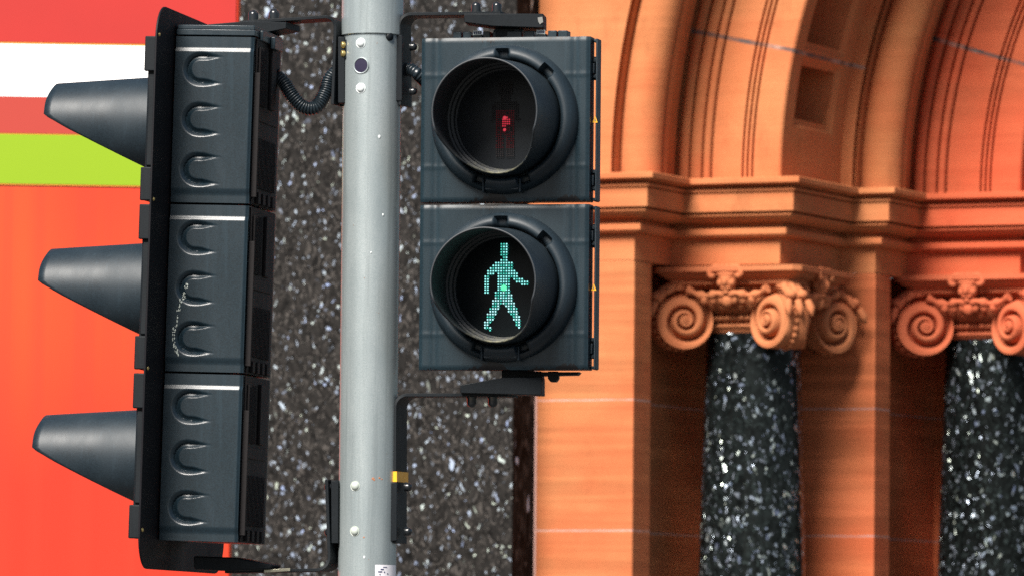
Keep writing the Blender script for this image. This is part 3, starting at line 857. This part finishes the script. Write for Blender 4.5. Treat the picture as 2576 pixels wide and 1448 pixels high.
def entab_solid():
    entab(0, 6, M['stone'], 'entablature'); entab(6, len(path) - 1, M['stone_red'], 'entablature')
entab_solid()
mb = MB(); mb.box(-90 * K, -.012, 100 * K, q1 - .003, zt + .001, zt + .05)
mb.add([(p, q, zt + .0) for p, q in ((-90 * K, q1 - .002), (p1, q1), (p1, q2 - .002), (-90 * K, q2 - .002))], [(0, 1, 2, 3)]); mb.build('architrave_soffit', M['stone'], bld)
mb = MB(); mb.box(p2 - 90 * K, p2 - .012, q2 + 100 * K, q3 - .003, zt + .001, zt + .05)
mb.add([(p, q, zt + .0) for p, q in ((p2 - 90 * K, q3 - .002), (p3, q3), (p3, q4 - .002), (p2 - 90 * K, q4 - .002))], [(0, 1, 2, 3)]); mb.build('architrave_soffit', M['stone_red'], bld)

# ---- arch orders swept about the arch centre
archc = Matrix.Translation((pc, 0, zc0))
def order(sp, sq, w, dq, last=False):
    """section points (p,q) of one order starting on a front face at (sp, sq): roll at the corner, then reeds and flat on the next front"""
    u = K; P = []
    a = sp
    P += [(a - 68 * u, sq), (a - 67 * u, sq + 26 * u), (a - 57 * u, sq + 26 * u), (a - 56 * u, sq + 2 * u)]
    cxx, cqq, rr_ = a - 4 * u, sq + 52 * u, 52 * u
    for i in range(13):
        t_ = R(-80 + 175 * i / 12); P.append((cxx + rr_ * math.sin(t_), cqq - rr_ * math.cos(t_)))
    P += [(a + 26 * u, cqq + 8 * u), (a + 26 * u, cqq + 30 * u), (a + 40 * u, cqq + 34 * u), (a + 40 * u, cqq + 60 * u), (a + 22 * u, cqq + 66 * u), (a + 22 * u, cqq + 110 * u), (a + 12 * u, cqq + 118 * u)]
    return P
def reeds(sp, sq, w):
    u = K; P = [(sp - 14 * u, sq + 18 * u), (sp + 10 * u, sq + 18 * u), (sp + 12 * u, sq)]
    x = sp + 14 * u
    for ww in (26, 30, 20):
        P.append((x, sq + 22 * u)); x += 3 * u
        for i in range(7):
            t_ = R(-80 + 160 * i / 6); P.append((x + ww / 2 * u + ww / 2 * u * math.sin(t_), sq + 4 * u - 8 * u * math.cos(t_)))
        x += (ww + 2) * u; P.append((x - 2 * u, sq + 22 * u))
    P += [(x + 4 * u, sq + 22 * u), (x + 5 * u, sq)]
    mid = sp + w * .64
    for j in range(3):
        m_ = mid + j * 13 * u
        P += [(m_, sq), (m_ + .5 * u, sq + 14 * u), (m_ + 6.5 * u, sq + 14 * u), (m_ + 7 * u, sq)]
    P += [(sp + w - 5 * u, sq), (sp + w, sq + 5 * u)]
    return P
THM = R(89.5)
def sweep(P, mat, name, n=96):
    mb = MB(); rows = []
    for i in range(n + 1):
        th = THM * i / n
        rows.append([(-(pc - p) * math.cos(th), q, (pc - p) * math.sin(th)) for p, q in P])
    mb.grid(rows); o = mb.build(name, mat, bld, smooth=28); o.matrix_local = archc; return o
sweep(order(0, 0, 0, 0) + [(0.012, q1 - .01), (0.0, q1 + 18 * K)], M['stone'], 'arch_roll_moulding')
sweep(reeds(0, q1, p1), M['arch'], 'archivolt')
sweep([(p + p1, q + q2) for p, q in []] + order(p2, q2, 0, 0) + [(p2 + .012, q3 - .01), (p2, q3 + 18 * K)], M['stone'], 'arch_roll_moulding')
sweep(reeds(p2, q3, p3 - p2), M['arch_red'], 'archivolt')
sweep([(p1 - .03, q2 + .002), (p2 - 66 * K, q2)], M['arch'], 'arch_fillet')
# soffits with sunk panels
def soffit(r_, qa, qb, panels, mat):
    qs = sorted({qa, qb, *[x for P in panels for x in (P[0], P[0] + .022, P[0] + .0221, P[1] - .0221, P[1] - .022, P[1])], *[qa + (qb - qa) * i / 8 for i in range(9)]})
    ths = sorted({0, THM, *[x for P in panels for x in (P[2], P[2] + .014, P[2] + .0141, P[3] - .0141, P[3] - .014, P[3])], *[THM * i / 96 for i in range(97)]})
    mb = MB(); rows = []
    for th in ths:
        row = []
        for q in qs:
            d = 0
            for (a, b_, c_, e_) in panels:
                if a < q < b_ and c_ < th < e_: d = .012
                if a + .022 < q < b_ - .022 and c_ + .014 < th < e_ - .014: d = .13
            rr_ = r_ + d
            row.append((-rr_ * math.cos(th), q, rr_ * math.sin(th)))
        rows.append(row)
    mb.grid(rows); o = mb.build('coffered_soffit', mat, bld, smooth=20); o.matrix_local = archc
pan = [(q1 + 70 * K, q2 - 75 * K, R(5.2), R(11.9)), (q1 + 70 * K, q2 - 75 * K, R(12.5), R(24)), *[(q1 + 70 * K, q2 - 75 * K, R(25 + 12.5 * i), R(36.5 + 12.5 * i)) for i in range(5)]]
soffit(pc - p1, q1 + 5 * K, q2 + .02, pan, M['arch'])
pan = [(q3 + 75 * K, q4 - 70 * K, R(4.6) + i * R(8.2), R(4.6) + i * R(8.2) + R(6.6)) for i in range(10)]
soffit(pc - p3, q3 + 5 * K, q4, pan, M['arch_red'])
# spandrel wall outside the arch, and plain inner orders
mb = MB(); rows = []
ro = pc - (-66 * K)
for i in range(97):
    th = THM * i / 96
    x = -ro * math.cos(th); z = ro * math.sin(th); rows.append([(p0 - pc, 0, z), (x, 0, z)])
mb.grid(rows); rows2 = [[(p0 - pc, 0, -.01), (p0 - pc, .5, -.01)], [(p0 - pc, 0, ro * math.sin(THM)), (p0 - pc, .5, ro * math.sin(THM))]]
mb.grid(rows2)
zt_ = ro * math.sin(THM); mb.box(p0 - pc, .6, 0, .9, zt_, zt_ + .7)
o = mb.build('spandrel', M['stone'], bld); o.matrix_local = archc
sweep([(p3 + .0, q4), (p4, q4), (p4, q5), (p5, q5)], M['arch_red'], 'inner_arch')
# ---- column shafts and capitals
KC = u1
def volute_disc(mb, c, nrm, out, rad, th):
    """one spiral face: centre c, facing nrm, growing from the outward direction; polar height field"""
    n_ = Vector(nrm).normalized(); o_ = Vector(out).normalized(); z_ = Vector((0, 0, 1)); c = Vector(c)
    hand = 1
    rows = []; nr, na = 44, 96
    for i in range(nr + 1):
        rr_ = rad * max(.001, i / nr); row = []; 
        for j in range(na):
            a = 2 * math.pi * j / na
            # spiral that winds inward: two and a bit turns
            ph = (math.log(max(rr_, rad * .05) / rad) / math.log(.44)) - (a / (2 * math.pi))
            ph = ph - math.floor(ph)
            gr_ = math.exp(-((ph - .80) / .15) ** 2) + math.exp(-((ph + .20) / .15) ** 2)
            round_ = math.cos((ph - .30) / .5 * math.pi / 2) if ph < .8 else .3
            h = th * (.75 + .35 * round_ - 1.15 * min(1, gr_) * (1 if rr_ > rad * .19 else 0) + .75 * (1 - rr_ / rad) ** 1.2)
            if rr_ < rad * .2: h = max(h, th * (1.35 + .35 * math.sqrt(max(0, 1 - (rr_ / (rad * .2)) ** 2))))
            if i == nr: h = th * .35
            d = o_ * math.cos(a) + z_ * math.sin(a)
            row.append(tuple(c + d * rr_ + n_ * h))
        rows.append(row)
    rows.append([tuple(c + (o_ * math.cos(2 * math.pi * j / na) + z_ * math.sin(2 * math.pi * j / na)) * rad - n_ * th * .9) for j in range(na)])
    mb.grid(rows, closed_v=True)
def leaf(mb, c, out, side, rad, k):
    """acanthus leaf lying over the top of a volute, lobes falling outward"""
    o_ = Vector(out).normalized(); s_ = Vector(side).normalized(); z_ = Vector((0, 0, 1)); c = Vector(c)
    for i, a in enumerate((168, 146, 124, 102, 80, 60)):
        a = R(a); rr0, rr1 = rad * 1.02, rad * (1.12 + .06 * math.sin(i * 1.7))
        for sg in (-1, 0, 1):
            pts = []; rads = []
            for q in range(7):
                t_ = q / 6; aa = a - t_ * R(26); ro_ = rad * (1.20 + .05 * math.sin(t_ * math.pi)) - rad * .10 * t_ * abs(sg) + rad * .12 * sstep(.6, 1, t_) * (1 if sg == 0 else .2)
                pts.append(c + (o_ * math.cos(aa) + z_ * math.sin(aa)) * ro_ + s_ * sg * rad * .30 * (.5 + .5 * t_))
                rads.append(rad * (.15 * math.sin(math.pi * (.22 + .70 * t_)) + .015))
            mb.tube(pts, rads, 8)
    # curled tip at the outward end
    for sg in (-.5, .5):
        mb.blob(c + (o_ * .88 + z_ * .76) * rad * 1.12 + s_ * sg * rad * .4, (rad * .2, rad * .2, rad * .17), n=10, m_=7)
    for sg in (-.6, 0, .6):
        pts = [c + (o_ * .95 + z_ * .55) * rad * 1.15 + s_ * sg * rad * .6, c + (o_ * 1.12 + z_ * .35) * rad * 1.1 + s_ * sg * rad * .7, c + (o_ * 1.22 + z_ * .10) * rad * 1.08 + s_ * sg * rad * .72]
        mb.tube(pts, [rad * .13, rad * .15, rad * .05], 8)
def mask(mb, c, nrm, side, k):
    n_, s_, z_ = Vector(nrm), Vector(side), Vector((0, 0, 1)); c = Vector(c)
    rot = Matrix((s_, n_, z_)).transposed()
    def L(x, y, z): return c + s_ * x * k + n_ * y * k + z_ * z * k
    mb.blob(L(0, 4, -4), (25 * k, 22 * k, 30 * k), rot=rot, n=16, m_=12)
    mb.blob(L(0, 22, -10), (8 * k, 10 * k, 12 * k), rot=rot)          # nose
    mb.blob(L(0, 16, 10), (27 * k, 9 * k, 7 * k), rot=rot)            # brow
    for sg in (-1, 1):
        mb.blob(L(sg * 11, 20, 3), (6 * k, 4 * k, 4 * k), rot=rot)    # eyes
        mb.blob(L(sg * 15, 16, -12), (9 * k, 8 * k, 10 * k), rot=rot) # cheeks
        pts = [L(sg * (18 + 20 * math.sin(a_ * .9)), 12 + a_ * 1.5, 24 - 10 * a_ ** 1.15) for a_ in [x * .35 for x in range(9)]]
        pts = [L(sg * (12), 14, 20), L(sg * 24, 16, 26), L(sg * 38, 18, 22), L(sg * 42, 20, 10), L(sg * 34, 22, 4), L(sg * 29, 22, 10)]
        mb.tube(spline(pts, 18), [ (10 - 4 * i / 18) * k for i in range(19)], 8)
    mb.blob(L(0, 18, -24), (15 * k, 7 * k, 4 * k), rot=rot); mb.blob(L(0, 14, -32), (9 * k, 8 * k, 9 * k), rot=rot)
    for x in (-14, 0, 14): mb.blob(L(x, 8, 27), (9 * k, 9 * k, 9 * k), rot=rot)
def make_capital(cp, cq, zabt, zvol, rad, dist, shaft_r, ztop_shaft, mat, k):
    """angle-volute Ionic capital about (cp,cq)"""
    cap = None
    mb = MB()          # abacus: concave sided slab in three layers
    def plan(d, sag):
        pts = []
        cs = [(-d, -d), (d, -d), (d, d), (-d, d)]
        for i in range(4):
            a, b_ = Vector(cs[i]), Vector(cs[(i + 1) % 4]); t_ = (b_ - a).normalized(); n_ = Vector((t_.y, -t_.x))
            a2, b2 = a + t_ * .09 * d, b_ - t_ * .09 * d
            for j in range(9):
                w = j / 8; pts.append(a2 + (b2 - a2) * w - n_ * sag * math.sin(math.pi * w))
        return [(cp + x.x, cq + x.y) for x in pts]
    rows = []
    for d, sag, dz in ((.99, .012, 0), (1, .012, -1), (1, .012, -13), (.95, .015, -16), (.92, .02, -24), (.86, .03, -30), (.84, .04, -33), (.85, .04, -43), (.80, .05, -46), (.70, .06, -52)):
        rows.append([(p, q, zabt + dz * k) for p, q in plan(d * dist * .707, sag * dist)])
    mb.grid(rows, closed_v=True); n = len(rows[0]); mb.f.append(tuple(range(n))); mb.mi.append(0)
    # bell, necking rings and egg row under the abacus
    mb.lathe([(shaft_r * 1.22, zabt - 50 * k), (shaft_r * 1.24, zabt - 80 * k), (shaft_r * 1.16, zabt - 105 * k), (shaft_r * 1.0, zabt - 118 * k), (shaft_r * 1.12, zabt - 120 * k), (shaft_r * 1.15, zabt - 125 * k), (shaft_r * 1.12, zabt - 131 * k), (shaft_r * 1.02, zabt - 133 * k), (shaft_r * 1.02, zabt - 137 * k), (shaft_r * 1.10, zabt - 140 * k), (shaft_r * 1.12, zabt - 146 * k), (shaft_r * 1.06, zabt - 152 * k), (shaft_r * 1.0, zabt - 160 * k), (shaft_r * .99, ztop_shaft - .004)], n=64, c=(cp, cq, 0))
    cap = mb.build('capital', mat, bld, smooth=40)
    mb = MB()
    for i in range(22):
        a = 2 * math.pi * i / 22; r_ = shaft_r * 1.27
        mb.blob((cp + r_ * math.cos(a), cq + r_ * math.sin(a), zabt - 88 * k), (14 * k, 14 * k, 20 * k), n=10, m_=8)
    for i in range(44):
        a = 2 * math.pi * i / 44; r_ = shaft_r * 1.14
        mb.blob((cp + r_ * math.cos(a), cq + r_ * math.sin(a), zabt - 125 * k), (8 * k, 8 * k, 6 * k), n=8, m_=6)
    mb.build('egg_and_bead_band', mat, cap, smooth=80)
    for (sx, sy) in ((-1, -1), (1, -1), (1, 1)):
        out = Vector((sx, sy, 0)).normalized(); cc = Vector((cp, cq, zvol)) + out * (dist * .705)
        sd = Vector((-out.y, out.x, 0)); mb = MB()
        for sg in (-1, 1):
            yaw = Matrix.Rotation(R(-18) * sg, 3, 'Z')
            o2 = yaw @ out; n2 = yaw @ (sd * sg)
            volute_disc(mb, cc + sd * sg * rad * .36 - out * 0, n2, o2 * 1.0, rad, rad * .30)
        # cushion strip between the two spirals, beaded on its outer edge
        rows = []
        for i in range(41):
            a = 2 * math.pi * i / 40; d = out * math.cos(a) + Vector((0, 0, 1)) * math.sin(a)
            rows.append([tuple(cc + d * rad * rr_ + sd * rad * w) for rr_, w in ((.97, -.42), (.88, -.3), (.86, -.1), (.93, 0), (.86, .1), (.88, .3), (.97, .42))])
        mb.grid(rows)
        for i in range(10):
            a = R(40 - i * 15); d = out * math.cos(a) + Vector((0, 0, 1)) * math.sin(a)
            mb.blob(cc + d * rad * .97, (rad * .1, rad * .1, rad * .1), n=8, m_=6)
        mb.build('volute', mat, cap, smooth=60)
        mb = MB(); leaf(mb, cc - Vector((0, 0, rad * .02)), out, sd, rad, k)
        mb.build('acanthus_leaf', mat, cap, smooth=80)
    for (nx, ny) in ((0, -1), (1, 0)):
        n_ = Vector((nx, ny, 0)); s_ = Vector((-ny, nx, 0)); mb = MB()
        mask(mb, Vector((cp, cq, zabt - 30 * k)) + n_ * (dist * .707 * .86), n_, s_, k)
        mb.build('mask', mat, cap, smooth=80)
        mb = MB()      # swag below the mask, running into the volutes
        for sg in (-1, 1):
            pts = [Vector((cp, cq, zabt - 66 * k)) + n_ * (dist * .60) + s_ * sg * x * k + Vector((0, 0, -z * k)) + n_ * y * k for x, z, y in ((4, 2, 6), (28, 0, 10), (52, 6, 4), (80, 2, 2), (108, -10, 10))]
            mb.tube(spline(pts, 16), [k * (9 + 3 * math.sin(i * 1.3)) for i in range(17)], 8)
            for x in (16, 40, 64): mb.blob(Vector((cp, cq, zabt - 80 * k)) + n_ * (dist * .60) + s_ * sg * x * k, (11 * k, 11 * k, 14 * k), n=9, m_=7)
        mb.blob(Vector((cp, cq, zabt - 84 * k)) + n_ * (dist * .62), (15 * k, 13 * k, 17 * k), n=10, m_=8)
        mb.build('swag', mat, cap, smooth=80)
def find(u, v, Yq):    # facade (p,q) of the point at u on the plane q
    return solve_p(u, Yq)
def column(uc, qc, vab, veye, vsh, matc, mats):
    cp = find(uc, 800, qc)
    k = zf(800, cp, qc) - zf(801, cp, qc)
    zab = zf(vab, cp, qc - 190 * k); zv = zf(veye, cp, qc - 140 * k); zs2 = zf(vsh, cp, qc - 110 * k)
    sr_t, sr_b = 116 * k, 150 * k
    make_capital(cp, qc, zab, zv, 72 * k, 283 * k, 114 * k, zs2, matc, k)
    mb = MB(); pr = []
    for i in range(13):
        t_ = i / 12; z = .35 + (zs2 - .35) * t_; pr.append((sr_t + (zs2 - z) * .034 * (1 - .25 * (1 - t_)), z))
    pr[-1] = (pr[-1][0] + 1 * k, pr[-1][1])
    mb.lathe(pr, n=80, c=(cp, qc, 0)); o = mb.build('column_shaft', mats, bld, smooth=60)
    mb = MB(); rb = pr[0][0]
    mb.lathe([(rb * 1.02, .37), (rb * 1.12, .345), (rb * 1.14, .31), (rb * 1.08, .28), (rb * 1.2, .25), (rb * 1.28, .2), (rb * 1.2, .14)], n=64, c=(cp, qc, 0))
    mb.box(cp - rb * 1.3, cp + rb * 1.3, qc - rb * 1.3, qc + rb * 1.3, .003, .15); mb.build('column_base', matc, bld)
qc1 = (q1 + q2) / 2 - .05
column(1897, qc1, 669, 806, 836, M['capital'], M['shaft'])
qc2 = (q3 + q4) / 2 - .05
column(2497, qc2, 690, 822, 853, M['capital_red'], M['shaft2'])
# dark door recess behind the inner order
mb = MB(); mb.box(p4 - .2, pc + .8, wb + .3, wb + .5, .003, zc0 + ro + .7); mb.build('recess_wall', plain('dark_recess', (.022, .016, .013), .8), bld)
mb = MB(); mb.box(p0, p4 - .203, wb + .3, wb + .5, zc0, zc0 + ro + .7); mb.build('backing_wall', M['stone'], bld)

# ------------------------------------------------------------------ granite wall left of the doorway
qg = solve_q(1297, p0) 
qg = min(-.05, qg)
gw = empty('granite_wall', Matrix.Translation((A.x, A.y, .12)) @ Matrix.Rotation(-B, 4, 'Z'))
tag(gw, 'dark speckled polished granite wall behind the grey pole', 'wall')
mb = MB(); mb.box(p0 - 9, p0 - .004, qg + .004, 1.2, .003, 7.2); gwb = mb.build('wall_return', M['granite_edge'], gw)
mb = MB()
mb.add([(p0 - 9, qg, .003), (p0 - .004 - .0, qg, .003), (p0 - .004, qg, 7.2), (p0 - 9, qg, 7.2)], [(0, 1, 2, 3)])
mb.v = [(x, y, z) for x, y, z in mb.v]
mb.build('granite_cladding', M['granite'], gw)

# ------------------------------------------------------------------ striped panel on the left
YP = 4.6
kp = (YP + 12) / FU
c0 = at(597, 20, YP); c1 = at(574, 1430, YP)
pnl = empty('striped_panel', Matrix.Translation((c1.x, YP, c1.z - .9)) @ Matrix.Rotation(R(1.5), 4, 'Z') @ Matrix.Rotation(math.atan2(c0.x - c1.x, c0.z - c1.z), 4, 'Y'))
tag(pnl, 'large orange red panel with white and lime green stripes behind the signals', 'panel')
def panelred():
    mt, nt, b = nodes('orange_red_panel')
    v = coords(nt, (1, 1, 1))
    n1 = noise(nt, coords(nt, (1, 1, .55), (3.1, 0, 1.2)), .9, 2, .4); n2 = noise(nt, coords(nt, (14, 1, .12)), 1.5, 3, .5)
    c = mixc(nt, ramp(nt, n1, [(.38, 0.), (.62, 1.)]), (.50, .024, .007), (.58, .085, .011))
    c = mixc(nt, ramp(nt, n2, [(.35, .45), (.6, 0.)]), c, (.44, .030, .010))
    nt.links.new(c, b.inputs['Base Color']); b.inputs['Roughness'].default_value = .38
    return mt
M['panel'] = panelred()
M['pwhite'] = plain('white_stripe', (.86, .85, .84), .4, var=.03, sc_=4)
M['plime'] = plain('lime_stripe', (.20, .32, .001), .4, var=.05, sc_=3)
M['pdull'] = plain('dull_red_stripe', (.34, .030, .018), .45, var=.08, sc_=3)
M['porange'] = plain('orange_edge', (.55, .2, .015), .45, var=.1, sc_=6)
inv = pnl.matrix_world.inverted()
def pzv(v): return (inv @ at(300, v, YP)).z
W_ = 4.2
mb = MB(); mb.box(-W_, 0, 0, .25, -1.5, 3.2); mb.build('panel_board', M['panel'], pnl, bevel=.006)
M['pred'] = plain('deep_red_stripe', (.37, .0125, .008), .45, var=.2, sc_=1.5)
for nm, v0, v1, mt_, d in (('red_stripe', -900, 111, 'pred', .004), ('white_stripe', 116, 248, 'pwhite', .004), ('dull_stripe', 248.0, 340, 'pdull', .004), ('lime_stripe', 343, 467, 'plime', .004)):
    mb = MB(); mb.box(-W_ + .002, -.008, -d, -.0004, pzv(v1), pzv(v0) - .0003); mb.build(nm, M[mt_], pnl)
for v0, v1 in ((111, 116), (340, 343), (467, 470.5)):
    mb = MB(); mb.box(-W_ + .002, -.008, -.003, -.0004, pzv(v1), pzv(v0) - .0003); mb.build('stripe_border', M['porange'], pnl)
for dx in (-.2, -1.9):
    mb = MB(); mb.box(dx - .05, dx + .05, .26, .36, -2.6, 3); mb.build('panel_post', M['black'], pnl)

# ------------------------------------------------------------------ light
w = bpy.data.worlds.new('World'); sc.world = w; w.use_nodes = True
nt = w.node_tree; sky = nt.nodes.new('ShaderNodeTexSky'); sky.sky_type = 'NISHITA'; sky.sun_disc = False
EL, AZ = R(45), R(-117)     # from the front left, high
sdir = Vector((math.cos(EL) * math.cos(AZ), math.cos(EL) * math.sin(AZ), math.sin(EL)))
sky.sun_elevation = EL; sky.sun_rotation = math.atan2(sdir.x, sdir.y)
sky.dust_density = 2.0; sky.ozone_density = 1.0
nt.links.new(sky.outputs[0], nt.nodes['Background'].inputs[0]); nt.nodes['Background'].inputs[1].default_value = .05
sl = bpy.data.lights.new('sun', 'SUN'); sl.energy = 5.0; sl.angle = R(30); sl.color = (1, .95, .88)
so = bpy.data.objects.new('sun', sl); COL.objects.link(so); so.rotation_euler = (-sdir).to_track_quat('-Z', 'Y').to_euler(); so.location = (0, 0, 20)

sc.view_settings.view_transform = 'Standard'; sc.view_settings.look = 'None'; sc.view_settings.gamma = 1
sc.view_settings.exposure = .95
sc.render.engine = 'CYCLES'; sc.cycles.use_denoising = False
